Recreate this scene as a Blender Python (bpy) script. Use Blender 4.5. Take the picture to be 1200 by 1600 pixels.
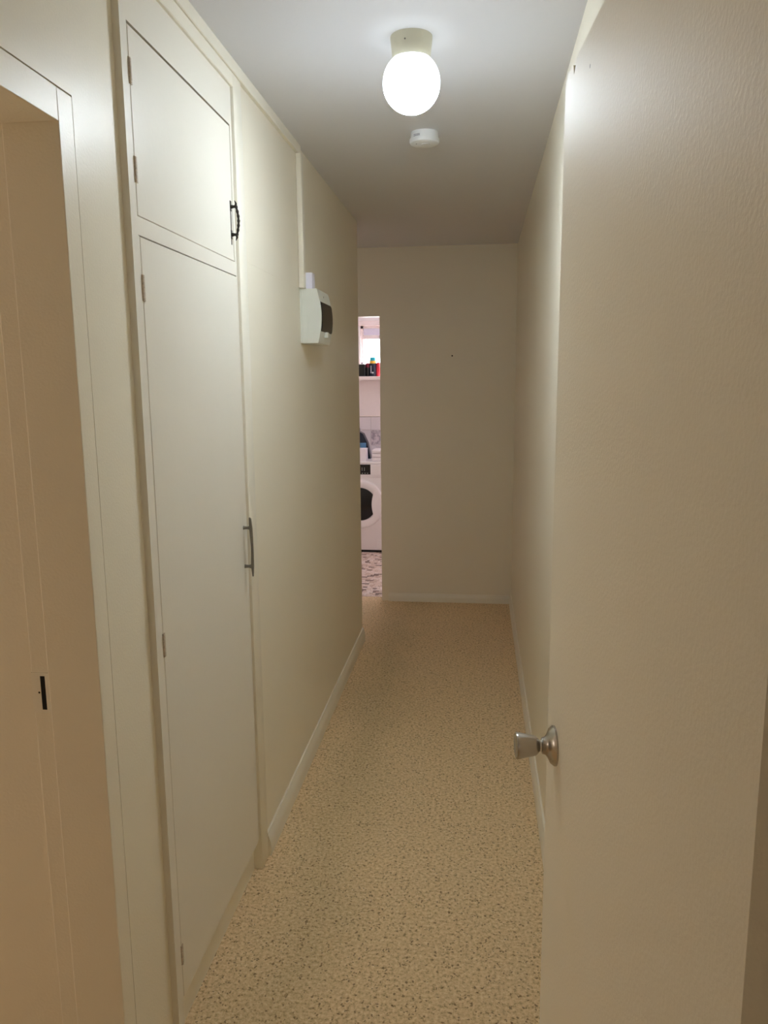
import bpy, bmesh, math, random
from mathutils import Vector, Matrix

random.seed(7)
sc = bpy.context.scene
for o in list(bpy.data.objects):
    bpy.data.objects.remove(o)

# ------------------------------------------------------------------ camera
YAW, PITCH, ROLL, FPX, CAMZ = 0.121, 0.1684, -0.0088, 1222.57, 1.5725
H = 2.44
cam_d = bpy.data.cameras.new('camera')
cam = bpy.data.objects.new('camera', cam_d)
sc.collection.objects.link(cam)
fwd = Vector((-math.sin(YAW) * math.cos(PITCH), math.cos(YAW) * math.cos(PITCH), -math.sin(PITCH)))
right = Vector((math.cos(YAW), math.sin(YAW), 0))
up = right.cross(fwd)
r2 = math.cos(ROLL) * right + math.sin(ROLL) * up
u2 = -math.sin(ROLL) * right + math.cos(ROLL) * up
m = Matrix((r2, u2, -fwd)).transposed().to_4x4()
m.translation = Vector((0, 0, CAMZ))
cam.matrix_world = m
cam_d.sensor_fit = 'VERTICAL'
cam_d.sensor_height = 36.0
cam_d.lens = FPX / 1600.0 * 36.0
cam_d.clip_start = 0.02
sc.camera = cam

# ------------------------------------------------------------------ world (daylight outside the windows), exposure
DAY = 30.0
GLOBE = 204.0
REAR_FILL = 1.7
SIDE = 5.7
world = bpy.data.worlds.new('world')
sc.world = world
world.use_nodes = True
bg = world.node_tree.nodes['Background']
bg.inputs[0].default_value = (0.93, 0.93, 1.0, 1)
bg.inputs[1].default_value = DAY
sc.view_settings.view_transform = 'Standard'
sc.view_settings.look = 'None'
sc.view_settings.exposure = 0.10
sc.view_settings.gamma = 1.0
sc.view_settings.use_curve_mapping = False
sc.cycles.use_denoising = True
sc.cycles.max_bounces = 16
sc.cycles.diffuse_bounces = 12
sc.cycles.glossy_bounces = 6
sc.cycles.transparent_max_bounces = 12
sc.cycles.sample_clamp_indirect = 8.0
sc.cycles.caustics_reflective = False
sc.cycles.caustics_refractive = False

# ------------------------------------------------------------------ materials
def srgb(r, g, b):
    f = lambda c: (c / 255 / 12.92) if c / 255 <= 0.04045 else ((c / 255 + 0.055) / 1.055) ** 2.4
    return (f(r), f(g), f(b), 1)

MATS = {}
def mat(name, col, rough=0.5, metal=0.0, bump=None, spec=0.5, emit=None, vary=None):
    """bump=(scale, strength, distance); vary=(scale, amount) mottles the colour a little"""
    m = bpy.data.materials.new(name)
    m.use_nodes = True
    nt = m.node_tree
    b = nt.nodes['Principled BSDF']
    b.inputs['Base Color'].default_value = col
    b.inputs['Roughness'].default_value = rough
    b.inputs['Metallic'].default_value = metal
    b.inputs['Specular IOR Level'].default_value = spec
    tc = nt.nodes.new('ShaderNodeNewGeometry')
    if vary:
        n = nt.nodes.new('ShaderNodeTexNoise')
        n.inputs['Scale'].default_value = vary[0]
        n.inputs['Detail'].default_value = 4
        nt.links.new(tc.outputs['Position'], n.inputs['Vector'])
        mix = nt.nodes.new('ShaderNodeMix'); mix.data_type = 'RGBA'
        mix.inputs['A'].default_value = tuple(c * (1 - vary[1]) for c in col[:3]) + (1,)
        mix.inputs['B'].default_value = tuple(min(1, c * (1 + vary[1])) for c in col[:3]) + (1,)
        nt.links.new(n.outputs['Fac'], mix.inputs['Factor'])
        nt.links.new(mix.outputs['Result'], b.inputs['Base Color'])
    if bump:
        n = nt.nodes.new('ShaderNodeTexNoise')
        n.inputs['Scale'].default_value = bump[0]
        n.inputs['Detail'].default_value = 2.5
        nt.links.new(tc.outputs['Position'], n.inputs['Vector'])
        bp = nt.nodes.new('ShaderNodeBump')
        bp.inputs['Strength'].default_value = bump[1]
        bp.inputs['Distance'].default_value = bump[2]
        nt.links.new(n.outputs['Fac'], bp.inputs['Height'])
        nt.links.new(bp.outputs['Normal'], b.inputs['Normal'])
    if emit:
        b.inputs['Emission Color'].default_value = emit[0]
        b.inputs['Emission Strength'].default_value = emit[1]
    MATS[name] = m
    return m

CREAM = (0.825, 0.775, 0.65, 1)
M_wall = mat('cream wall paint', CREAM, 0.42, bump=(160, 0.25, 0.002), vary=(3, 0.025))
M_gloss = mat('cream gloss enamel', CREAM, 0.37, bump=(190, 0.24, 0.002), vary=(4, 0.02))
M_cup = mat('cream satin cupboard paint', (0.79, 0.755, 0.672, 1), 0.42, bump=(70, 0.12, 0.002), vary=(3, 0.02))
M_trim = mat('cream trim paint', (0.82, 0.78, 0.67, 1), 0.38, bump=(60, 0.2, 0.002))
M_ceil = mat('white ceiling paint', (0.70, 0.705, 0.74, 1), 0.8, bump=(220, 0.15, 0.001))
M_worn = mat('worn painted steel', (0.56, 0.48, 0.39, 1), 0.5, bump=(400, 0.5, 0.002), vary=(260, 0.5))
M_dark = mat('dark cavity', (0.006, 0.005, 0.004, 1), 0.9)
M_chrome = mat('brushed nickel', (0.46, 0.43, 0.39, 1), 0.27, 1.0, bump=(400, 0.05, 0.001))
M_bronze = mat('dark antique bronze', (0.035, 0.03, 0.025, 1), 0.4, 0.8, bump=(300, 0.4, 0.002))
M_pewter = mat('aged pewter', (0.22, 0.205, 0.175, 1), 0.4, 0.9, bump=(300, 0.2, 0.002))
M_plastic = mat('white moulded plastic', (0.74, 0.76, 0.70, 1), 0.4)
M_smoke = mat('smoked window plastic', (0.014, 0.011, 0.008, 1), 0.3, spec=0.2)
M_card = mat('white card', (0.78, 0.77, 0.88, 1), 0.7)
M_det = mat('white detector plastic', (0.82, 0.84, 0.86, 1), 0.5)
M_fix = mat('ivory lamp fitting plastic', (0.72, 0.70, 0.56, 1), 0.45)
M_grey = mat('grey print', (0.18, 0.17, 0.2, 1), 0.6)
M_pink = mat('pale laundry paint', (0.86, 0.79, 0.78, 1), 0.6)
M_white = mat('white appliance enamel', (0.84, 0.82, 0.83, 1), 0.35)
M_black = mat('black gloss plastic', (0.006, 0.006, 0.007, 1), 0.15)
M_tile = mat('pale lilac wall tile', (0.74, 0.69, 0.72, 1), 0.2)
M_grout = mat('pale grout', (0.62, 0.56, 0.56, 1), 0.9)

def link(nt, a, b): nt.links.new(a, b)

# door paint: cream gloss enamel with a few dark chips
M_door = M_gloss.copy(); M_door.name = 'cream gloss door enamel with chips'
nt = M_door.node_tree
b = nt.nodes['Principled BSDF']
b.inputs['Roughness'].default_value = 0.56; b.inputs['Specular IOR Level'].default_value = 0.36
src = b.inputs['Base Color'].links[0].from_socket
geo = [n for n in nt.nodes if n.type == 'NEW_GEOMETRY'][0]
vo = nt.nodes.new('ShaderNodeTexVoronoi'); vo.inputs['Scale'].default_value = 9
mp = nt.nodes.new('ShaderNodeMapping'); mp.inputs['Scale'].default_value = (1, 1, 0.55)
link(nt, geo.outputs['Position'], mp.inputs['Vector']); link(nt, mp.outputs['Vector'], vo.inputs['Vector'])
lt = nt.nodes.new('ShaderNodeMath'); lt.operation = 'LESS_THAN'; lt.inputs[1].default_value = 0.028
link(nt, vo.outputs['Distance'], lt.inputs[0])
mx = nt.nodes.new('ShaderNodeMix'); mx.data_type = 'RGBA'
mx.inputs['B'].default_value = (0.16, 0.12, 0.09, 1)
link(nt, lt.outputs[0], mx.inputs['Factor']); link(nt, src, mx.inputs['A'])
link(nt, mx.outputs['Result'], b.inputs['Base Color'])

# carpet: loop pile with dark flecks and a grey trodden patch
def carpet():
    m = bpy.data.materials.new('beige flecked loop carpet'); m.use_nodes = True
    nt = m.node_tree; b = nt.nodes['Principled BSDF']
    b.inputs['Roughness'].default_value = 0.95; b.inputs['Specular IOR Level'].default_value = 0.15
    b.inputs['Sheen Weight'].default_value = 0.15
    geo = nt.nodes.new('ShaderNodeNewGeometry')
    def noise(scale, detail=3, rough=0.6):
        n = nt.nodes.new('ShaderNodeTexNoise'); n.inputs['Scale'].default_value = scale
        n.inputs['Detail'].default_value = detail; n.inputs['Roughness'].default_value = rough
        link(nt, geo.outputs['Position'], n.inputs['Vector']); return n
    def ramp(fac, stops):
        r = nt.nodes.new('ShaderNodeValToRGB')
        while len(r.color_ramp.elements) < len(stops): r.color_ramp.elements.new(0.5)
        for e, (p, c) in zip(r.color_ramp.elements, stops): e.position = p; e.color = c
        link(nt, fac, r.inputs['Fac']); return r
    def mix(a, b_, f, mode='MIX'):
        x = nt.nodes.new('ShaderNodeMix'); x.data_type = 'RGBA'; x.blend_type = mode
        if isinstance(f, float): x.inputs['Factor'].default_value = f
        else: link(nt, f, x.inputs['Factor'])
        for s, v in (('A', a), ('B', b_)):
            if isinstance(v, tuple): x.inputs[s].default_value = v
            else: link(nt, v, x.inputs[s])
        return x.outputs['Result']
    n1 = noise(95, 5, 0.75)
    base = ramp(n1.outputs['Fac'], [(0.33, (0.26, 0.165, 0.07, 1)), (0.44, (0.69, 0.505, 0.28, 1)),
                                     (0.56, (0.84, 0.64, 0.39, 1)), (0.66, (0.92, 0.77, 0.54, 1))])
    vo = nt.nodes.new('ShaderNodeTexVoronoi'); vo.inputs['Scale'].default_value = 130
    wn = noise(70, 2, 0.6)
    va = nt.nodes.new('ShaderNodeVectorMath'); va.operation = 'SCALE'; va.inputs['Scale'].default_value = 0.018
    link(nt, wn.outputs['Color'], va.inputs[0])
    vb = nt.nodes.new('ShaderNodeVectorMath'); vb.operation = 'ADD'
    link(nt, va.outputs[0], vb.inputs[0]); link(nt, geo.outputs['Position'], vb.inputs[1])
    link(nt, vb.outputs[0], vo.inputs['Vector'])
    sep = nt.nodes.new('ShaderNodeSeparateColor'); link(nt, vo.outputs['Color'], sep.inputs[0])
    gt = nt.nodes.new('ShaderNodeMath'); gt.operation = 'GREATER_THAN'; gt.inputs[1].default_value = 0.84
    link(nt, sep.outputs[0], gt.inputs[0])
    ls = nt.nodes.new('ShaderNodeMath'); ls.operation = 'LESS_THAN'; ls.inputs[1].default_value = 0.42
    link(nt, vo.outputs['Distance'], ls.inputs[0])
    mu = nt.nodes.new('ShaderNodeMath'); mu.operation = 'MULTIPLY'
    link(nt, gt.outputs[0], mu.inputs[0]); link(nt, ls.outputs[0], mu.inputs[1])
    mu2 = nt.nodes.new('ShaderNodeMath'); mu2.operation = 'MULTIPLY'; mu2.inputs[1].default_value = 0.7
    link(nt, mu.outputs[0], mu2.inputs[0])
    c = mix(base.outputs['Color'], (0.15, 0.075, 0.022, 1), mu2.outputs[0])
    # trodden band: greyer pile left of the middle
    sx = nt.nodes.new('ShaderNodeSeparateXYZ'); link(nt, geo.outputs['Position'], sx.inputs[0])
    nb = noise(2.2, 3, 0.5)
    add = nt.nodes.new('ShaderNodeMath'); add.operation = 'MULTIPLY_ADD'
    link(nt, nb.outputs['Fac'], add.inputs[0]); add.inputs[1].default_value = 0.35; link(nt, sx.outputs[0], add.inputs[2])
    band = ramp(add.outputs[0], [(0.0, (0, 0, 0, 1)), (1.0, (0, 0, 0, 1))])
    mr = nt.nodes.new('ShaderNodeMapRange'); mr.inputs['From Min'].default_value = -0.62; mr.inputs['From Max'].default_value = 0.10
    link(nt, add.outputs[0], mr.inputs['Value'])
    nt.links.remove(band.inputs['Fac'].links[0]); link(nt, mr.outputs[0], band.inputs['Fac'])
    e = band.color_ramp.elements
    e[0].position = 0.18; e[1].position = 0.70
    k = e.new(0.42); k.color = (1, 1, 1, 1)
    bw = nt.nodes.new('ShaderNodeMath'); bw.operation = 'MULTIPLY'; bw.inputs[1].default_value = 0.42
    link(nt, band.outputs['Color'], bw.inputs[0])
    c2 = mix(c, (0.66, 0.70, 0.66, 1), bw.outputs[0], 'MULTIPLY')
    link(nt, c2, b.inputs['Base Color'])
    bp = nt.nodes.new('ShaderNodeBump'); bp.inputs['Strength'].default_value = 0.7; bp.inputs['Distance'].default_value = 0.006
    link(nt, n1.outputs['Fac'], bp.inputs['Height']); link(nt, bp.outputs['Normal'], b.inputs['Normal'])
    return m
M_carpet = carpet()

def pane_mat(name, gloss=0.08, tint=(1, 1, 1, 1)):
    m = bpy.data.materials.new(name); m.use_nodes = True
    nt = m.node_tree; nt.nodes.remove(nt.nodes['Principled BSDF'])
    t = nt.nodes.new('ShaderNodeBsdfTransparent'); t.inputs[0].default_value = tint
    g = nt.nodes.new('ShaderNodeBsdfGlossy'); g.inputs['Roughness'].default_value = 0.05
    x = nt.nodes.new('ShaderNodeMixShader'); x.inputs[0].default_value = gloss
    link(nt, t.outputs[0], x.inputs[1]); link(nt, g.outputs[0], x.inputs[2])
    link(nt, x.outputs[0], nt.nodes['Material Output'].inputs['Surface'])
    return m
M_pane = pane_mat('clear window glass')
M_pane2 = pane_mat('obscured window glass', 0.10, (0.150, 0.132, 0.142, 1))

# decorated tile
M_deco = mat('pale tile with grey floral print', (0.64, 0.58, 0.62, 1), 0.25)
nt = M_deco.node_tree; b = nt.nodes['Principled BSDF']
geo = [n for n in nt.nodes if n.type == 'NEW_GEOMETRY'][0]
n = nt.nodes.new('ShaderNodeTexNoise'); n.inputs['Scale'].default_value = 28; n.inputs['Detail'].default_value = 4
link(nt, geo.outputs['Position'], n.inputs['Vector'])
r = nt.nodes.new('ShaderNodeValToRGB')
r.color_ramp.elements[0].position = 0.40; r.color_ramp.elements[0].color = (0.36, 0.32, 0.36, 1)
r.color_ramp.elements[1].position = 0.56; r.color_ramp.elements[1].color = (0.68, 0.61, 0.65, 1)
link(nt, n.outputs['Fac'], r.inputs['Fac']); link(nt, r.outputs['Color'], b.inputs['Base Color'])

# ------------------------------------------------------------------ mesh helpers
ORG = {}
COL = sc.collection
def world_org(o): return ORG.get(o.name, Vector((0, 0, 0)))

def link_mesh(name, bm, material, parent=None, smooth=None):
    vs = [v.co for v in bm.verts]
    lo = Vector((min(v.x for v in vs), min(v.y for v in vs), min(v.z for v in vs)))
    hi = Vector((max(v.x for v in vs), max(v.y for v in vs), max(v.z for v in vs)))
    c = Vector(((lo.x + hi.x) / 2, (lo.y + hi.y) / 2, lo.z))
    for v in bm.verts: v.co -= c
    bmesh.ops.recalc_face_normals(bm, faces=bm.faces)
    me = bpy.data.meshes.new(name)
    bm.to_mesh(me); bm.free()
    mats = material if isinstance(material, (list, tuple)) else [material]
    for mm in mats: me.materials.append(mm)
    if smooth is not None:
        for p in me.polygons: p.use_smooth = True
        me.set_sharp_from_angle(angle=math.radians(smooth))
    o = bpy.data.objects.new(name, me)
    COL.objects.link(o)
    if parent:
        o.parent = parent; o.location = c - world_org(parent)
    else:
        o.location = c
    ORG[o.name] = c
    return o

def empty(name, loc, label, cat, group=None):
    o = bpy.data.objects.new(name, None); COL.objects.link(o)
    o.empty_display_size = 0.05
    o.location = loc; ORG[o.name] = Vector(loc)
    return tag(o, label, cat, group)
def tag(o, label, cat, group=None):
    o['label'] = label; o['category'] = cat
    if group: o['group'] = group
    return o
def struct(o, label=None):
    o['kind'] = 'structure'
    if label: o['label'] = label; o['category'] = o.name.split('_')[0]
    return o

def add_box(bm, x0, x1, y0, y1, z0, z1, bevel=0.0, seg=1):
    r = bmesh.ops.create_cube(bm, size=1)
    vs = r['verts']
    for v in vs:
        v.co = Vector(((x0 + x1) / 2 + v.co.x * (x1 - x0), (y0 + y1) / 2 + v.co.y * (y1 - y0), (z0 + z1) / 2 + v.co.z * (z1 - z0)))
    if bevel > 0:
        es = list({e for v in vs for e in v.link_edges})
        bmesh.ops.bevel(bm, geom=es, offset=bevel, segments=seg, affect='EDGES', profile=0.5)
def box(name, d, material, parent=None, bevel=0.0, seg=1):
    bm = bmesh.new(); add_box(bm, *d, bevel=bevel, seg=seg)
    return link_mesh(name, bm, material, parent, smooth=30 if (bevel and seg > 1) else None)
def boxes(name, ds, material, parent=None, bevel=0.0):
    bm = bmesh.new()
    for d in ds: add_box(bm, *d, bevel=bevel)
    return link_mesh(name, bm, material, parent)
def add_lathe(bm, prof, org, axis=(0, 0, 1), seg=48):
    """prof = [(distance along axis, radius)]"""
    a = Vector(axis).normalized()
    t = Vector((0, 0, 1)) if abs(a.z) < 0.9 else Vector((1, 0, 0))
    u = a.cross(t).normalized(); w = a.cross(u)
    org = Vector(org); rings = []
    for d, r in prof:
        if r < 1e-6: rings.append([bm.verts.new(org + a * d)])
        else: rings.append([bm.verts.new(org + a * d + r * (math.cos(k * 2 * math.pi / seg) * u + math.sin(k * 2 * math.pi / seg) * w)) for k in range(seg)])
    for A, B in zip(rings, rings[1:]):
        for k in range(seg):
            k2 = (k + 1) % seg
            if len(A) == 1 and len(B) == 1: continue
            if len(A) == 1: bm.faces.new((A[0], B[k], B[k2]))
            elif len(B) == 1: bm.faces.new((A[k], A[k2], B[0]))
            else: bm.faces.new((A[k], A[k2], B[k2], B[k]))
def lathe(name, prof, org, material, parent=None, axis=(0, 0, 1), seg=48, sharp=35):
    bm = bmesh.new(); add_lathe(bm, prof, org, axis, seg)
    return link_mesh(name, bm, material, parent, smooth=sharp)
def add_prism(bm, pts, ext):
    """closed outline of 3-D points swept by the vector ext"""
    ext = Vector(ext)
    A = [bm.verts.new(Vector(p)) for p in pts]; B = [bm.verts.new(Vector(p) + ext) for p in pts]
    bm.faces.new(A); bm.faces.new(list(reversed(B)))
    n = len(pts)
    for k in range(n): bm.faces.new((A[k], B[k], B[(k + 1) % n], A[(k + 1) % n]))
def prism(name, pts, ext, material, parent=None, smooth=None):
    bm = bmesh.new(); add_prism(bm, pts, ext)
    return link_mesh(name, bm, material, parent, smooth)
def add_tube(bm, path, rad, seg=10, rads=None):
    path = [Vector(p) for p in path]; rings = []
    for i, p in enumerate(path):
        t = (path[min(i + 1, len(path) - 1)] - path[max(i - 1, 0)]).normalized()
        s = Vector((0, 1, 0)) if abs(t.y) < 0.9 else Vector((1, 0, 0))
        u = t.cross(s).normalized(); w = t.cross(u)
        rr = rads[i] if rads else rad
        rings.append([bm.verts.new(p + rr * (math.cos(k * 2 * math.pi / seg) * u + math.sin(k * 2 * math.pi / seg) * w)) for k in range(seg)])
    for A, B in zip(rings, rings[1:]):
        for k in range(seg): bm.faces.new((A[k], A[(k + 1) % seg], B[(k + 1) % seg], B[k]))
    bm.faces.new(rings[0]); bm.faces.new(list(reversed(rings[-1])))
def tube(name, path, rad, material, parent=None, seg=10, rads=None):
    bm = bmesh.new(); add_tube(bm, path, rad, seg, rads)
    return link_mesh(name, bm, material, parent, smooth=40)

# ------------------------------------------------------------------ the setting
XN = -0.705      # wall face beside the near left doorway
XC = -0.690      # cupboard face
XL = -0.690      # far left wall face
XR = 0.2407      # right wall face
YE, YL = 5.4103, 4.5332
YJ = 1.326       # far jamb of the near left doorway
HD = 2.003       # its head

struct(boxes('floor', [(-3.7, 2.7, -3.3, 5.50, -0.10, 0.0)], M_carpet), 'beige flecked loop carpet over the hall floor')
struct(boxes('ceiling', [(-3.7, 2.7, -3.3, 7.7, H, H + 0.12)], M_ceil), 'flat white painted ceiling over the hall')

# near left wall with its doorway: solid core, thin painted skin with an open joint round the door casing
YR, HR = YJ + 0.006, HD + 0.006      # lining behind the stop
struct(boxes('wall_left', [
    (-0.845, -0.709, -3.3, 0.509, 0, H), (-0.845, -0.709, 0.509, 1.3790, 2.0600, H), (-0.845, -0.709, 1.3790, 1.58, 0, H),
    (-0.709, XN, -3.3, 0.509, 0, H), (-0.709, XN, 0.509, 1.3790, 2.0600, H), (-0.709, XN, 1.3790, 1.5577, 0, H),
], M_gloss), 'cream gloss wall around the open doorway beside the cupboard')
struct(boxes('trim_1', [(-0.845, -0.710, YR, 1.3760, 0, 2.0570), (-0.845, -0.710, 0.512, 0.554, 0, 2.0570), (-0.845, -0.710, 0.554, YR, HR, 2.0570),
                        (-0.808, -0.705, YJ, YR + 0.01, 0, HR), (-0.808, -0.705, 0.55, 0.56, 0, HR), (-0.808, -0.705, 0.56, YJ, HD, HR + 0.01)],
             M_gloss, bevel=0.0028), 'cream door lining with a rebate in the near doorway')
struct(box('trim_2', (-0.709, XN + 0.0012, YJ, 1.3760, 0, 2.0570), M_gloss, bevel=0.0012), 'upright flush cream casing strip beside the doorway')
struct(box('trim_3', (-0.709, XN + 0.0012, 0.5605, YJ - 0.0008, HD, 2.0570), M_gloss, bevel=0.0008), 'level flush cream casing strip over the doorway')
struct(box('trim_4', (-0.709, XN + 0.0012, 0.512, 0.56, 0, 2.0570), M_gloss, bevel=0.0012), 'upright flush cream casing strip of the doorway, next to the hall entrance')

# strike plate in the lining
stk = boxes('strike_plate', [(-0.8440, -0.826, YR - 0.0018, YR + 0.001, 0.945, 1.026), (-0.826, -0.808, YR - 0.0018, YR + 0.001, 1.0195, 1.026),
                             (-0.826, -0.808, YR - 0.0018, YR + 0.001, 0.945, 0.9515), (-0.8165, -0.8085, YR - 0.0018, YR + 0.001, 0.9515, 1.0195)], M_trim)
tag(stk, 'cream painted strike plate let into the doorway lining', 'strike plate')
box('latch_slot', (-0.826, -0.8165, YR - 0.0014, YR - 0.0002, 0.9515, 1.0195), M_dark, stk)
lathe('screw', [(0, 0.0), (0, 0.0022), (0.0006, 0.0016), (0.0006, 0)], (-0.830, YR - 0.0017, 0.986), M_bronze, stk, axis=(0, -1, 0), seg=12)

# cornice strip, far left wall, panel beside the cupboard
XCO = -0.677
struct(box('trim_5', (-0.80, XCO, 1.5577, 3.072, 2.405, H), M_trim, bevel=0.002), 'narrow cream cornice strip above the cupboard')
struct(boxes('wall_left_far', [(-0.80, XL, 2.330, YL, 0, 2.405), (-0.80, XL, 3.072, YL, 2.405, H)], M_wall), 'cream hall wall between the cupboard and the side passage')
struct(box('wall_left_panel', (-0.6899, -0.6894, 2.327, 3.029, 1.918, 2.400), M_wall), 'smooth cream board high on the wall beside the cupboard')
struct(box('trim_6', (-0.6895, -0.668, 3.031, 3.071, 1.9175, 2.405), M_trim, bevel=0.003), 'narrow cream cover strip rising from the fuse box')

def skirting(name, A, Bp, nrm, label, h=0.072, t=0.016):
    A, Bp, nrm = Vector(A), Vector(Bp), Vector(nrm)
    prof = [(0, 0), (t, 0), (t, h * 0.52), (t * 0.93, h * 0.62), (t * 0.62, h * 0.84), (t * 0.5, h * 0.88), (t * 0.42, h), (0, h)]
    pts = [A + nrm * d + Vector((0, 0, z)) for d, z in prof]
    o = prism(name, pts, Bp - A, M_trim, smooth=40)
    return struct(o, label)
skirting('baseboard_left', (XL, 2.331, 0), (XL, YL, 0), (1, 0, 0), 'cream moulded baseboard along the wall under the fuse box', 0.08)
skirting('baseboard_right', (XR, 0.50, 0), (XR, YE, 0), (-1, 0, 0), 'cream moulded baseboard along the wall behind the open door', 0.072)
skirting('baseboard_end', (-0.631, YE, 0), (XR - 0.016, YE, 0), (0, -1, 0), 'short cream baseboard on the end wall', 0.058)

struct(boxes('wall_right', [(XR, XR + 0.1, 0.42, YE + 0.1, 0, H)], M_wall), 'long cream hall wall behind the open door')
we = struct(boxes('wall_end', [(-0.677, XR, YE, YE + 0.10, 0, H), (-1.44, -0.677, YE, YE + 0.10, 1.992, H), (-3.7, -1.44, YE, YE + 0.10, 0, H)], M_wall),
            'cream end wall of the hall beside the laundry doorway')
lathe('wall_plug', [(0, 0.0), (0, 0.0055), (0.002, 0.0045), (0.002, 0)], (-0.184, YE + 0.0005, 1.723), M_dark, we, axis=(0, -1, 0), seg=14)

# side passage, side room and the room behind the camera
struct(boxes('wall_passage', [(-3.7, -0.80, YL - 0.10, YL, 0, H), (-3.7, -3.6, YL, YE, 0, H)], M_wall), 'cream walls of the side passage')
struct(boxes('wall_side_room', [(-3.7, -0.845, 1.345, 1.445, 0, H), (-3.7, -3.6, -1.6, 1.345, 0, H), (-3.6, -0.845, -1.7, -1.6, 0, H)], M_wall), 'cream walls of the side room')
struct(boxes('wall_entrance', [(-0.705, -0.66, 0.42, 0.50, 0, H), (-0.66, XR, 0.42, 0.50, 2.05, H), (XR + 0.1, 2.7, 0.42, 0.50, 0, H),
                               (XR, XR + 0.1, 0.42, 0.50, 2.05, H)], M_wall), 'cream wall with the hall entrance')
struct(boxes('wall_back', [(-0.845, 2.7, -3.3, -3.2, 0, H), (2.6, 2.7, -3.2, 0.42, 0, H)], M_wall), 'cream walls of the room behind the hall entrance')

# ------------------------------------------------------------------ open door on the right
FX, FY, HX, HY = 0.1277, 1.3312, 0.2000, 0.5414
dv = Vector((HX - FX, HY - FY, 0)); DW = dv.length; dv.normalize()
dn = Vector((-dv.y, dv.x, 0)) * -1.0      # out of the visible face, into the hall
if dn.x > 0: dn = -dn
def dpt(s, z, off=0.0): return Vector((FX, FY, 0)) + dv * s + Vector((0, 0, z)) + dn * off
outline = [(0, 0.012), (0, 2.016), (0.006, 2.0285), (0.052, 2.0285), (0.057, 2.0265), (0.062, 2.012), (0.072, 2.020), (0.079, 2.0300), (0.2, 2.034), (DW, 2.040), (DW, 0.012)]
door = prism('door_1', [dpt(s, z) for s, z in outline], -dn * 0.035, M_door)
struct(door, 'open cream gloss door with a chipped top edge')
knob = lathe('door_knob', [(0.018, 0), (0.018, 0.0098), (0.0265, 0.0098), (0.0285, 0.0125), (0.0325, 0.0160), (0.038, 0.0175), (0.05, 0.0198), (0.0635, 0.0228), (0.0655, 0.0222), (0.0665, 0.0205), (0.0655, 0.018), (0.065, 0)],
             dpt(0.069, 0.959), M_chrome, door, axis=dn)
lathe('rose', [(0.0, 0.0), (0.0, 0.0335), (0.003, 0.0335), (0.0055, 0.0315), (0.0085, 0.029), (0.0125, 0.0205), (0.0165, 0.0150), (0.0205, 0.0136), (0.0222, 0.0130), (0.0228, 0.0115), (0.0228, 0)],
      dpt(0.069, 0.959), M_chrome, knob, axis=dn)
lathe('rear_knob', [(0, 0), (0, 0.032), (0.006, 0.03), (0.014, 0.014), (0.024, 0.0105), (0.03, 0.016), (0.05, 0.0215), (0.052, 0)], dpt(0.069, 0.959, -0.035), M_chrome, door, axis=-dn)
for z in (0.22, 1.78):
    tube('hinge', [dpt(DW + 0.004, z - 0.045, -0.037), dpt(DW + 0.004, z + 0.045, -0.037)], 0.005, M_trim, door)

# ------------------------------------------------------------------ built-in cupboard
CY0, CY1 = 1.5577, 2.250
cup = empty('built_in_cupboard', (XC - 0.25, (CY0 + CY1) / 2, 0), 'tall built-in cream cupboard with a small door above a long door', 'cupboard')
UD = (1.590, 2.2270, 1.903, 2.2605)   # y0,y1,z0,z1
LD = (1.594, 2.239, 0.108, 1.8625)
g = 0.0016
bm = bmesh.new()
FB = XC - 0.02
add_box(bm, FB, XC, CY0, UD[0] - g, 0.0, 2.405)                     # left stile
add_box(bm, FB, XC, UD[1] + 0.005, CY1, UD[2] - g, UD[3] + 0.0055)       # right stile, upper
add_box(bm, FB, XC, LD[1] + g, CY1, 0.108, UD[2] - g)               # right stile, lower
add_box(bm, FB, XC, UD[0] - g, CY1, UD[3] + 0.0055, 2.405)          # header
add_box(bm, FB, XC, UD[0] - g, LD[1] + g, LD[3] + g * 1.9, UD[2] - g * 0.7)   # rail between the doors
add_box(bm, FB, XC, UD[0] - g, LD[0] - g, 0.108, LD[3] + g)         # fill beside the long door
link_mesh('face_frame', bm, M_cup, cup)
boxes('carcass', [(-1.25, -1.23, CY0 + 0.01, CY1, 0, 2.40), (-1.23, FB - 0.001, CY0 + 0.01, CY0 + 0.025, 0, 2.40), (-1.23, FB - 0.001, CY1 - 0.002, CY1 + 0.013, 0, 2.40),
                  (-1.23, FB - 0.001, CY0, CY1, 1.875, 1.89), (-1.23, FB - 0.001, CY0, CY1, 2.39, 2.404)], M_dark, cup)
bm = bmesh.new()
add_box(bm, XC - 0.035, XC - 0.020, 1.590, 2.268, 0.0, 0.100)
add_box(bm, XC - 0.035, XC - 0.0015, 1.590, 2.249, 0.0995, 0.1062, bevel=0.002)
link_mesh('plinth', bm, M_trim, cup)
def cup_door(d, hinges, hz):
    o = box('door', (XC - 0.019, XC + 0.0006, *d), M_cup, cup, bevel=0.0012)
    for z0, z1 in hinges:
        hb = boxes('hinge', [(XC - 0.004, XC + 0.0022, d[0] - 0.0035, d[0] + 0.0075, z0, z1)], M_worn, o)
        tube('hinge_pin', [(XC + 0.002, d[0] - 0.0012, z0 + 0.001), (XC + 0.002, d[0] - 0.0012, z1 - 0.001)], 0.0026, M_worn, o, seg=8)
    return o
ud = cup_door(UD, [(2.150, 2.199), (1.966, 2.016)], None)
ld = cup_door(LD, [(1.735, 1.788), (0.966, 1.020), (0.196, 0.246)], None)
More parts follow.
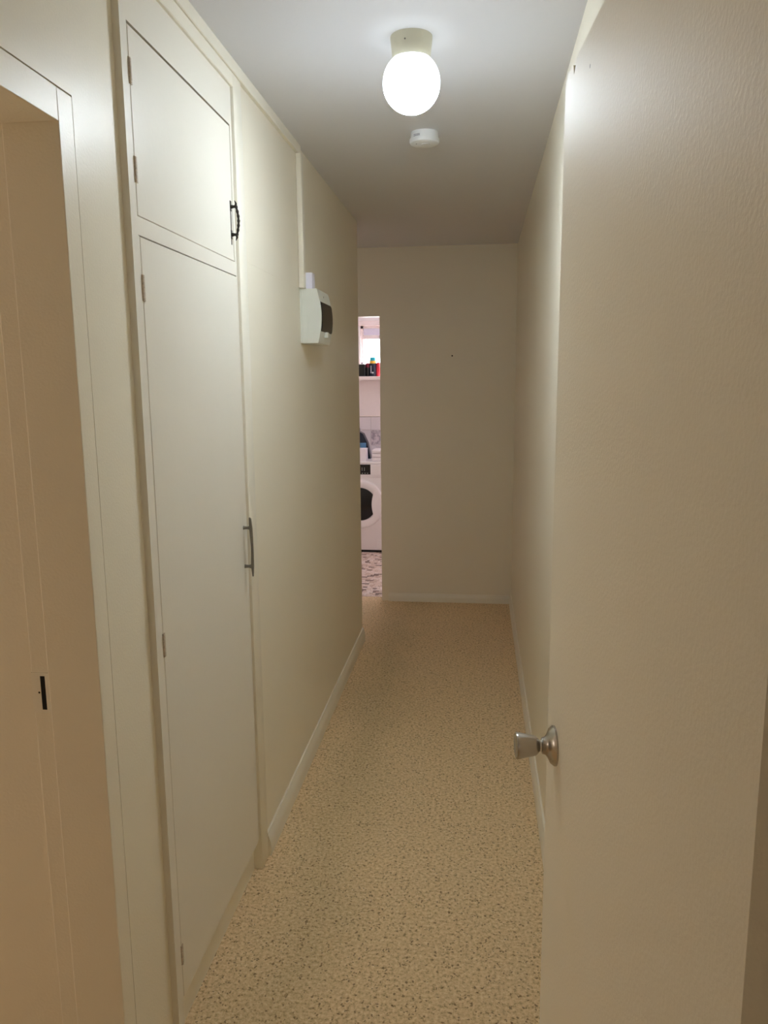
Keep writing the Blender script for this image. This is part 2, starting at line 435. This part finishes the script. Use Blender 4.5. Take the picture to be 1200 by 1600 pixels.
# ornate dark pull on the small door
hy = 2.210
bm = bmesh.new()
for z, s in ((2.046, 1), (1.972, -1)):
    add_box(bm, XC, XC + 0.002, hy - 0.006, hy + 0.006, z - 0.012, z + 0.016 if s > 0 else z + 0.012, bevel=0.0008)
    add_tube(bm, [(XC + 0.001, hy, z), (XC + 0.010, hy, z), (XC + 0.018, hy, z + s * 0.001)], 0.004, 10, [0.006, 0.0038, 0.0045])
    add_tube(bm, [(XC + 0.015, hy, z), (XC + 0.0165, hy, z + s * 0.008), (XC + 0.013, hy, z + s * 0.016)], 0.003, 8, [0.004, 0.003, 0.001])
path, rr = [], []
for k in range(25):
    t = k / 24
    path.append((XC + 0.0165 + 0.0060 * math.sin(math.pi * t), hy, 2.048 - 0.078 * t)); rr.append(0.0036 + 0.0008 * math.sin(t * 40))
add_tube(bm, path, 0.004, 10, rr)
link_mesh('pull_handle', bm, M_bronze, ud, smooth=40)
box('handle_plate', (XC - 0.0004, XC + 0.0016, hy - 0.005, hy + 0.002, 1.945, 2.058), M_pewter, ud, bevel=0.0006)
# plain metal pull on the long door
hy = 2.214
bm = bmesh.new()
for z in (1.141, 1.024):
    add_lathe(bm, [(0, 0), (0, 0.0062), (0.003, 0.0048), (0.012, 0.0042), (0.020, 0.0062), (0.022, 0)], (XC + 0.0005, hy, z), (1, 0, 0), 14)
pts = [(XC + 0.019, 1.172), (XC + 0.0235, 1.168), (XC + 0.0265, 1.140), (XC + 0.0275, 1.083), (XC + 0.0275, 1.024), (XC + 0.0255, 0.993), (XC + 0.0235, 0.996), (XC + 0.0205, 1.024), (XC + 0.0225, 1.083), (XC + 0.019, 1.140)]
add_prism(bm, [(x, hy - 0.005, z) for x, z in pts], (0, 0.010, 0))
link_mesh('pull_handle', bm, M_pewter, ld, smooth=30)
# raised surround to the cupboard: upright post and level band under the cornice
XPF = -0.6815
box('surround_post', (-0.735, XPF, 2.252, 2.326, 0, 2.405), M_trim, cup, bevel=0.003, seg=2)
box('surround_band', (-0.735, XPF, CY0, 2.2525, 2.368, 2.4045), M_trim, cup, bevel=0.002)

# ------------------------------------------------------------------ ceiling lamp and smoke detector
LC = Vector((-0.184, 2.186, 2.33))
lamp = empty('globe_ceiling_lamp', (LC.x, LC.y, H), 'lit white globe lamp in an ivory ceiling fitting', 'ceiling lamp')
M_globe = bpy.data.materials.new('lit opal glass'); M_globe.use_nodes = True
nt = M_globe.node_tree
b = nt.nodes['Principled BSDF']
b.inputs['Base Color'].default_value = (0.9, 0.9, 0.9, 1); b.inputs['Roughness'].default_value = 0.2
b.inputs['Emission Color'].default_value = (0.82, 0.92, 1.0, 1)
tcg = nt.nodes.new('ShaderNodeTexCoord'); sg = nt.nodes.new('ShaderNodeSeparateXYZ')
link(nt, tcg.outputs['Object'], sg.inputs[0])
mg = nt.nodes.new('ShaderNodeMapRange'); mg.interpolation_type = 'SMOOTHSTEP'   # the bulb points down: the glass is dimmer towards the fitting
mg.inputs['From Min'].default_value = -0.005; mg.inputs['From Max'].default_value = 0.070
mg.inputs['To Min'].default_value = GLOBE; mg.inputs['To Max'].default_value = GLOBE * 0.022
link(nt, sg.outputs[2], mg.inputs['Value']); link(nt, mg.outputs[0], b.inputs['Emission Strength'])
R = 0.0747
prof = []
for k in range(29):
    a = math.pi * k / 28 * 0.80
    prof.append((-R * math.cos(a), R * math.sin(a)))
prof[0] = (-R, 0)
prof += [(0.064, 0.0425), (0.072, 0.042)]
lathe('globe', prof, LC, M_globe, lamp, seg=64, sharp=60)
lathe('fitting', [(0, 0), (0, 0.054), (-0.004, 0.0542), (-0.058, 0.0485), (-0.060, 0.0465), (-0.056, 0.044), (-0.030, 0.043), (-0.030, 0)], (LC.x, LC.y, H), M_fix, lamp, seg=64, sharp=30)
lathe('screw', [(0, 0), (0, 0.0022), (0.001, 0.0018), (0.001, 0)], (LC.x - 0.012, LC.y - 0.0508, 2.418), M_pewter, lamp, axis=(-0.22, -1, -0.08), seg=10)

sd = empty('smoke_detector', (-0.205, 2.985, H), 'round white smoke detector on the ceiling beyond the lamp', 'smoke detector')
sx, sy = -0.205, 2.985
lathe('base', [(0, 0), (0, 0.0485), (-0.012, 0.0495), (-0.022, 0.0495), (-0.0225, 0)], (sx, sy, H), M_det, sd, seg=56, sharp=30)
lathe('cover', [(-0.0228, 0), (-0.0228, 0.0535), (-0.031, 0.0535), (-0.037, 0.0510), (-0.040, 0.045), (-0.0405, 0.020), (-0.0405, 0)], (sx, sy, H), M_det, sd, seg=56, sharp=28)
lathe('test_button', [(-0.0395, 0), (-0.0395, 0.0165), (-0.0425, 0.0150), (-0.0428, 0)], (sx + 0.004, sy - 0.004, H), M_det, sd, seg=28, sharp=28)
bm = bmesh.new()      # dark vents round the near side of the base
for a in (-1.35, -1.22, -1.08, -0.95):
    a2 = a - 0.95
    for k in range(2):
        p = Vector((sx + 0.0498 * math.cos(a2), sy + 0.0498 * math.sin(a2), H - 0.0155 - k * 0.0042))
        add_box(bm, p.x - 0.0028, p.x + 0.0028, p.y - 0.0012, p.y + 0.0012, p.z - 0.0008, p.z + 0.0008)
link_mesh('vent_slot', bm, M_grey, sd)
lathe('indicator', [(0, 0), (0, 0.0025), (-0.001, 0.002), (-0.001, 0)], (sx - 0.028, sy - 0.014, H - 0.0402), M_grey, sd, seg=10)

# ------------------------------------------------------------------ fuse box on the left wall
fy0, fy1 = 3.047, 3.278
fb = empty('fuse_box', (XL, (fy0 + fy1) / 2, 1.712), 'white plastic fuse box with a bulging smoked window', 'fuse box')
def bulge(z):   # depth of the cover at height z
    t = (z - 1.8145) / 0.1025
    return 0.083 - 0.0145 * t * t - 0.002 * (t > 0) * t
zs = [1.712 + (1.917 - 1.712) * k / 24 for k in range(25)]
pts = [(XL, 0, 1.712)] + [(XL + bulge(z), 0, z) for z in zs] + [(XL, 0, 1.917)]
body = prism('case', [(x, fy0, z) for x, _, z in pts], (0, fy1 - fy0, 0), M_plastic, fb, smooth=25)
zw = [1.757 + (1.869 - 1.757) * k / 16 for k in range(17)]
wp = [(XL + bulge(z) + 0.0035 - 0.002 * (k in (0, 16)), z) for k, z in enumerate(zw)]
pts = [(x, fy0 + 0.010, z) for x, z in wp] + [(XL + 0.05, fy0 + 0.010, zw[-1]), (XL + 0.05, fy0 + 0.010, zw[0])]
win = prism('window', pts, (0, fy1 - fy0 - 0.020, 0), M_smoke, fb, smooth=25)
box('latch', (XL + 0.072, XL + 0.090, 3.140, 3.165, 1.735, 1.7575), M_plastic, win, bevel=0.002)
lathe('screw', [(0, 0), (0, 0.004), (0.001, 0.0035), (0.001, 0)], (XL + bulge(1.893), 3.145, 1.893), M_grey, fb, axis=(1, 0, 0.15), seg=14)
box('back_plate', (XL, XL + 0.007, fy0 - 0.0025, fy1 + 0.0025, 1.7135, 1.9155), M_plastic, fb, bevel=0.001)
box('knockout', (XL + 0.010, XL + 0.030, fy0 - 0.0012, fy0 + 0.001, 1.716, 1.815), M_plastic, fb, bevel=0.0006)
# folded card on top of it
bm = bmesh.new()
add_box(bm, XL + 0.0215, XL + 0.047, 3.062, 3.0655, 1.9175, 1.9785, bevel=0.0008)
add_box(bm, XL + 0.0435, XL + 0.047, 3.0655, 3.110, 1.9175, 1.9785, bevel=0.0008)
add_box(bm, XL + 0.008, XL + 0.0175, 3.072, 3.075, 1.9175, 1.9785, bevel=0.0008)
add_box(bm, XL + 0.0145, XL + 0.0175, 3.074, 3.112, 1.9175, 1.9785)
add_box(bm, XL + 0.0145, XL + 0.047, 3.108, 3.112, 1.9175, 1.9785)
tag(link_mesh('folded_card', bm, M_card), 'small folded white card standing on top of the fuse box', 'card')

# ------------------------------------------------------------------ laundry beyond the end wall
YB = 7.58
WX0, WX1, WZ0, WZ1 = -1.135, 0.10, 1.605, 2.075
struct(boxes('wall_laundry', [(-2.4, 0.4, YB, YB + 0.1, 0, WZ0), (-2.4, WX0, YB, YB + 0.1, WZ0, H), (WX1, 0.4, YB, YB + 0.1, WZ0, H), (WX0, WX1, YB, YB + 0.1, WZ1, H),
                              (-2.4, -2.3, YE + 0.1, YB, 0, H), (0.3, 0.4, YE + 0.1, YB, 0, H)], M_pink), 'pale laundry walls seen through the doorway')
wl = bpy.data.objects['wall_laundry']
fl = struct(boxes('floor_laundry', [(-2.4, 0.4, 5.503, YB, -0.10, -0.004)], M_grout), 'mosaic tiled laundry floor')
# mosaic: too small to pick apart one by one
MOS = [mat('mosaic cream', (0.74, 0.60, 0.52, 1), 0.3), mat('mosaic beige', (0.60, 0.45, 0.37, 1), 0.3), mat('mosaic brown', (0.20, 0.12, 0.09, 1), 0.3), mat('mosaic pale', (0.82, 0.71, 0.66, 1), 0.3)]
bm = bmesh.new()
y = 5.506; row = 0
while y < 7.56:
    x = -1.9 - random.random() * 0.05
    while x < -0.3:
        w = random.choice((0.022, 0.032, 0.045))
        nf = len(bm.faces)
        add_box(bm, x, x + w - 0.003, y, y + 0.031, -0.006, 0.0)
        bm.faces.ensure_lookup_table()
        mi = random.choices((0, 1, 2, 3), (5, 3.2, 2.0, 3))[0]
        for q in range(nf, len(bm.faces)): bm.faces[q].material_index = mi
        x += w
    y += 0.034; row += 1
mo = link_mesh('mosaic_tiles', bm, MOS, fl); mo['kind'] = 'stuff'
# wall tiles, one object each
bm = bmesh.new(); add_box(bm, -0.0735, 0.0735, -0.004, 0.004, 0, 0.147, bevel=0.0015)
t0 = None
for rI in range(3):
    z = 0.7845 + rI * 0.15
    for cI in range(-6, 6):
        x = -1.04 + 0.075 + cI * 0.15
        if t0 is None:
            t0 = link_mesh('tile', bm, M_tile, wl); o = t0; base = ORG[wl.name]
        else:
            o = t0.copy(); COL.objects.link(o)
        if rI == 1 and cI in (0, 3, -3):
            o.data = t0.data.copy(); o.data.materials[0] = M_deco
        h = 0.147
        o.parent = wl
        o.location = Vector((x, YB - 0.004, z)) - base
        if rI == 2: o.scale.z = 0.86
box('tile_capping', (-1.95, -0.05, YB - 0.012, YB, 1.2125, 1.2225), mat('capping', (0.8, 0.72, 0.68, 1), 0.3), wl, bevel=0.002)
sill = box('trim_7', (-1.95, 0.0, YB - 0.17, YB - 0.001, 1.563, 1.598), mat('pale shelf paint', (0.82, 0.72, 0.70, 1), 0.5), bevel=0.004)
struct(sill, 'pale deep sill shelf under the laundry window')
# window
M_frame = mat('pinkish white window paint', (0.82, 0.70, 0.68, 1), 0.5)
wf = boxes('window_1', [(WX0, WX0 + 0.025, YB + 0.02, YB + 0.06, WZ0, WZ1), (WX1 - 0.025, WX1, YB + 0.02, YB + 0.06, WZ0, WZ1),
                        (WX0, WX1, YB + 0.02, YB + 0.06, WZ0, WZ0 + 0.03), (WX0, WX1, YB + 0.02, YB + 0.06, WZ1 - 0.025, WZ1), (WX0, WX1, YB + 0.015, YB + 0.06, 1.948, 1.985)], M_frame)
struct(wf, 'small laundry window with a narrow top light')
box('pane', (WX0 + 0.025, WX1 - 0.025, YB + 0.038, YB + 0.042, WZ0 + 0.03, 1.948), M_pane, wf)
box('pane', (WX0 + 0.025, WX1 - 0.025, YB + 0.038, YB + 0.042, 1.985, WZ1 - 0.025), M_pane2, wf)
box('window_casing', (WX0 - 0.04, WX1 + 0.04, YB - 0.012, YB, WZ1, WZ1 + 0.045), M_frame, wf, bevel=0.002)
pl = bpy.data.lights.new('daylight_portal', 'AREA'); pl.shape = 'RECTANGLE'; pl.size = WX1 - WX0; pl.size_y = WZ1 - WZ0
pl.cycles.is_portal = True
po = bpy.data.objects.new('daylight_portal', pl); COL.objects.link(po)
po.location = ((WX0 + WX1) / 2, YB + 0.10, (WZ0 + WZ1) / 2); po.rotation_euler = (math.radians(-90), 0, 0)

# washing machine
mx, my = -1.065, 6.974
wm = empty('washing_machine', (mx, my + 0.28, 0), 'white front-loading washing machine with a dark round door', 'washing machine')
box('cabinet', (mx - 0.30, mx + 0.30, my, my + 0.56, 0.022, 0.815), M_white, wm, bevel=0.006, seg=2)
box('plinth_gap', (mx - 0.29, mx + 0.29, my + 0.008, my + 0.55, 0.0, 0.022), M_black, wm)
box('worktop', (mx - 0.302, mx + 0.302, my - 0.006, my + 0.565, 0.815, 0.836), M_white, wm, bevel=0.005, seg=2)
cp = box('control_panel', (mx - 0.299, mx + 0.299, my - 0.008, my + 0.01, 0.692, 0.814), M_white, wm, bevel=0.004, seg=2)
ds = box('display', (mx - 0.095, mx + 0.098, my - 0.0095, my - 0.006, 0.722, 0.812), M_black, cp, bevel=0.001)
M_icon = mat('pale print', (0.5, 0.55, 0.5, 1), 0.5)
for k in range(7):
    box('icon', (mx - 0.078 + k * 0.024, mx - 0.066 + k * 0.024, my - 0.0102, my - 0.0094, 0.731, 0.735), M_icon, ds)
for k in range(2):
    box('icon', (mx + 0.02 + k * 0.022, mx + 0.023 + k * 0.022, my - 0.0102, my - 0.0094, 0.755, 0.785), M_icon, ds)
dial = lathe('dial', [(0, 0), (0, 0.034), (0.02, 0.031), (0.022, 0.028), (0.022, 0)], (mx - 0.19, my - 0.008, 0.757), M_white, cp, axis=(0, -1, 0), seg=36)
box('detergent_drawer', (mx + 0.112, mx + 0.290, my - 0.0095, my - 0.006, 0.722, 0.811), M_white, cp, bevel=0.003)
wd = lathe('door', [(-0.004, 0.222), (0.020, 0.222), (0.032, 0.214), (0.036, 0.200), (0.034, 0.165), (0.028, 0.152), (0.01, 0.150), (0.01, 0.0)], (mx, my, 0.451), M_white, wm, axis=(0, -1, 0), seg=64, sharp=30)
lathe('glass', [(0.011, 0.1495), (0.024, 0.149), (0.034, 0.110), (0.038, 0.05), (0.038, 0)], (mx, my, 0.451), M_black, wd, axis=(0, -1, 0), seg=56, sharp=40)
bm = bmesh.new()      # grip that bites into the glass on the right
n = 16
out = [(0.201 * math.cos(a), 0.201 * math.sin(a)) for a in [-0.72 + 1.44 * k / n for k in range(n + 1)]]
inn = [(0.128 - 0.018 * math.cos((k / n - 0.5) * math.pi) , 0.110 * (1 - 2 * k / n)) for k in range(n + 1)]
add_prism(bm, [(mx + x, my - 0.041, 0.451 + z) for x, z in out + inn], (0, 0.02, 0))
link_mesh('door_grip', bm, M_white, wd)
box('filter_flap', (mx + 0.150, mx + 0.275, my - 0.003, my + 0.002, 0.035, 0.115), M_white, wm, bevel=0.0015)

# things standing on the machine
tag(box('detergent_box', (-1.17, -1.012, my + 0.03, my + 0.16, 0.836, 0.950), mat('white carton', (0.86, 0.82, 0.86, 1), 0.5), bevel=0.003), 'white carton on the washing machine in front of the dark bottle', 'carton')
tw = empty('folded_towel', (-0.88, my + 0.12, 0.836), 'folded white towel on the right end of the washing machine', 'towel')
M_tow = mat('white towelling', (0.82, 0.78, 0.80, 1), 0.9, bump=(300, 0.5, 0.003))
for k in range(3):
    box('fold', (-0.962 + 0.002 * k, -0.79 - 0.003 * k, my + 0.03, my + 0.22 - 0.004 * k, 0.836 + 0.036 * k, 0.872 + 0.036 * k), M_tow, tw, bevel=0.014, seg=3)
M_navy = mat('dark navy plastic', (0.006, 0.012, 0.03, 1), 0.3)
bt = empty('detergent_bottle', (-1.085, my + 0.33, 0.836), 'dark blue detergent bottle behind the white carton', 'bottle')
bm = bmesh.new()
add_prism(bm, [(-1.19, my + 0.28, 0.836), (-1.005, my + 0.28, 0.836), (-1.018, my + 0.28, 0.91), (-1.035, my + 0.28, 0.985), (-1.075, my + 0.28, 1.07), (-1.105, my + 0.28, 1.085), (-1.19, my + 0.28, 1.085)], (0, 0.10, 0))
link_mesh('body', bm, M_navy, bt)
lathe('cap', [(0, 0), (0, 0.028), (0.035, 0.026), (0.037, 0)], (-1.135, my + 0.33, 1.085), M_navy, bt, seg=24)
box('label', (-1.16, -1.045, my + 0.2785, my + 0.281, 0.935, 0.985), mat('blue label', (0.10, 0.25, 0.45, 1), 0.4), bt)

# things on the sill shelf
SZ, SYY = 1.598, YB - 0.085
M_red = mat('red plastic', (0.62, 0.03, 0.05, 1), 0.3)
def can(name, x, r, h, bodym, capm, label, cat, band=None):
    e = empty(name, (x, SYY, SZ), label, cat)
    hb = h * 0.66
    lathe('body', [(0, 0), (0, r * 0.95), (0.004, r), (hb, r), (hb, 0)], (x, SYY, SZ), bodym, e, seg=28, sharp=30)
    if band: lathe('band', [(hb, 0), (hb, r * 1.01), (h * 0.80, r * 1.01), (h * 0.80, 0)], (x, SYY, SZ), band, e, seg=28, sharp=30)
    lathe('cap', [(h * (0.80 if band else 0.66), 0), (h * (0.80 if band else 0.66), r * 0.92), (h * 0.94, r * 0.88), (h * 0.985, r * 0.7), (h, r * 0.35), (h, 0)], (x, SYY, SZ), capm, e, seg=28, sharp=40)
    return e
c1 = can('spray_can', -1.005, 0.033, 0.182, M_navy, mat('teal cap', (0.01, 0.42, 0.55, 1), 0.3), 'navy spray can with a yellow band and teal cap on the laundry sill', 'spray can', mat('yellow band', (0.85, 0.50, 0.06, 1), 0.4))
M_print = mat('white print', (0.75, 0.75, 0.8, 1), 0.5)
for k in range(8):     # lettering up the can
    box('lettering', (-1.0235, -1.0135 - 0.002 * (k % 2), SYY - 0.0312, SYY - 0.0245, SZ + 0.030 + k * 0.009, SZ + 0.036 + k * 0.009), M_print, c1)
lathe('emblem', [(0, 0), (0, 0.008), (0.001, 0.008), (0.001, 0)], (-1.002, SYY - 0.0325, SZ + 0.034), M_print, c1, axis=(0, -1, 0), seg=16)
can('polish_bottle', -0.953, 0.0215, 0.130, M_red, M_red, 'red plastic bottle beside the spray can on the laundry sill', 'bottle')
bx = empty('black_tin', (-1.108, SYY, SZ), 'square black tin with a pale lid knob on the laundry sill', 'tin')
box('body', (-1.15, -1.074, SYY - 0.045, SYY + 0.045, SZ, SZ + 0.112), M_black, bx, bevel=0.003)
box('lid', (-1.149, -1.075, SYY - 0.044, SYY + 0.044, SZ + 0.112, SZ + 0.118), M_white, bx, bevel=0.002)
lathe('lid_knob', [(0, 0), (0, 0.010), (0.006, 0.008), (0.012, 0.012), (0.014, 0)], (-1.11, SYY, SZ + 0.118), M_grey, bx, seg=18)
can('red_topped_bottle', -1.055, 0.0235, 0.125, M_black, mat('dark red plastic', (0.22, 0.01, 0.03, 1), 0.3), 'thin black bottle with a dark red cap beside the black tin', 'bottle')

# ------------------------------------------------------------------ drum lamps: added unseen fill behind the hall entrance, and the side room lamp
def drum_lamp(x, y, zb, power, label):
    e = empty('drum_ceiling_lamp', (x, y, H), label, 'ceiling lamp')
    M_drum = mat('lit fabric shade', (0.8, 0.75, 0.65, 1), 0.8, emit=((1.0, 0.885, 0.785, 1), power))
    lathe('lamp_shade', [(0, 0), (0, 0.27), (0.22, 0.27), (0.22, 0)], (x, y, zb), M_drum, e, seg=48)
    tube('stem', [(x, y, zb + 0.21), (x, y, H)], 0.012, M_pewter, e)
drum_lamp(0.45, -1.4, 1.72, REAR_FILL, 'added unseen warm drum shade fill lamp in the room behind the hall entrance')  # put in as dim extra fill for the hall, out of view
drum_lamp(-2.4, 0.95, 1.30, SIDE, 'warm drum shade lamp in the side room beyond the near doorway')
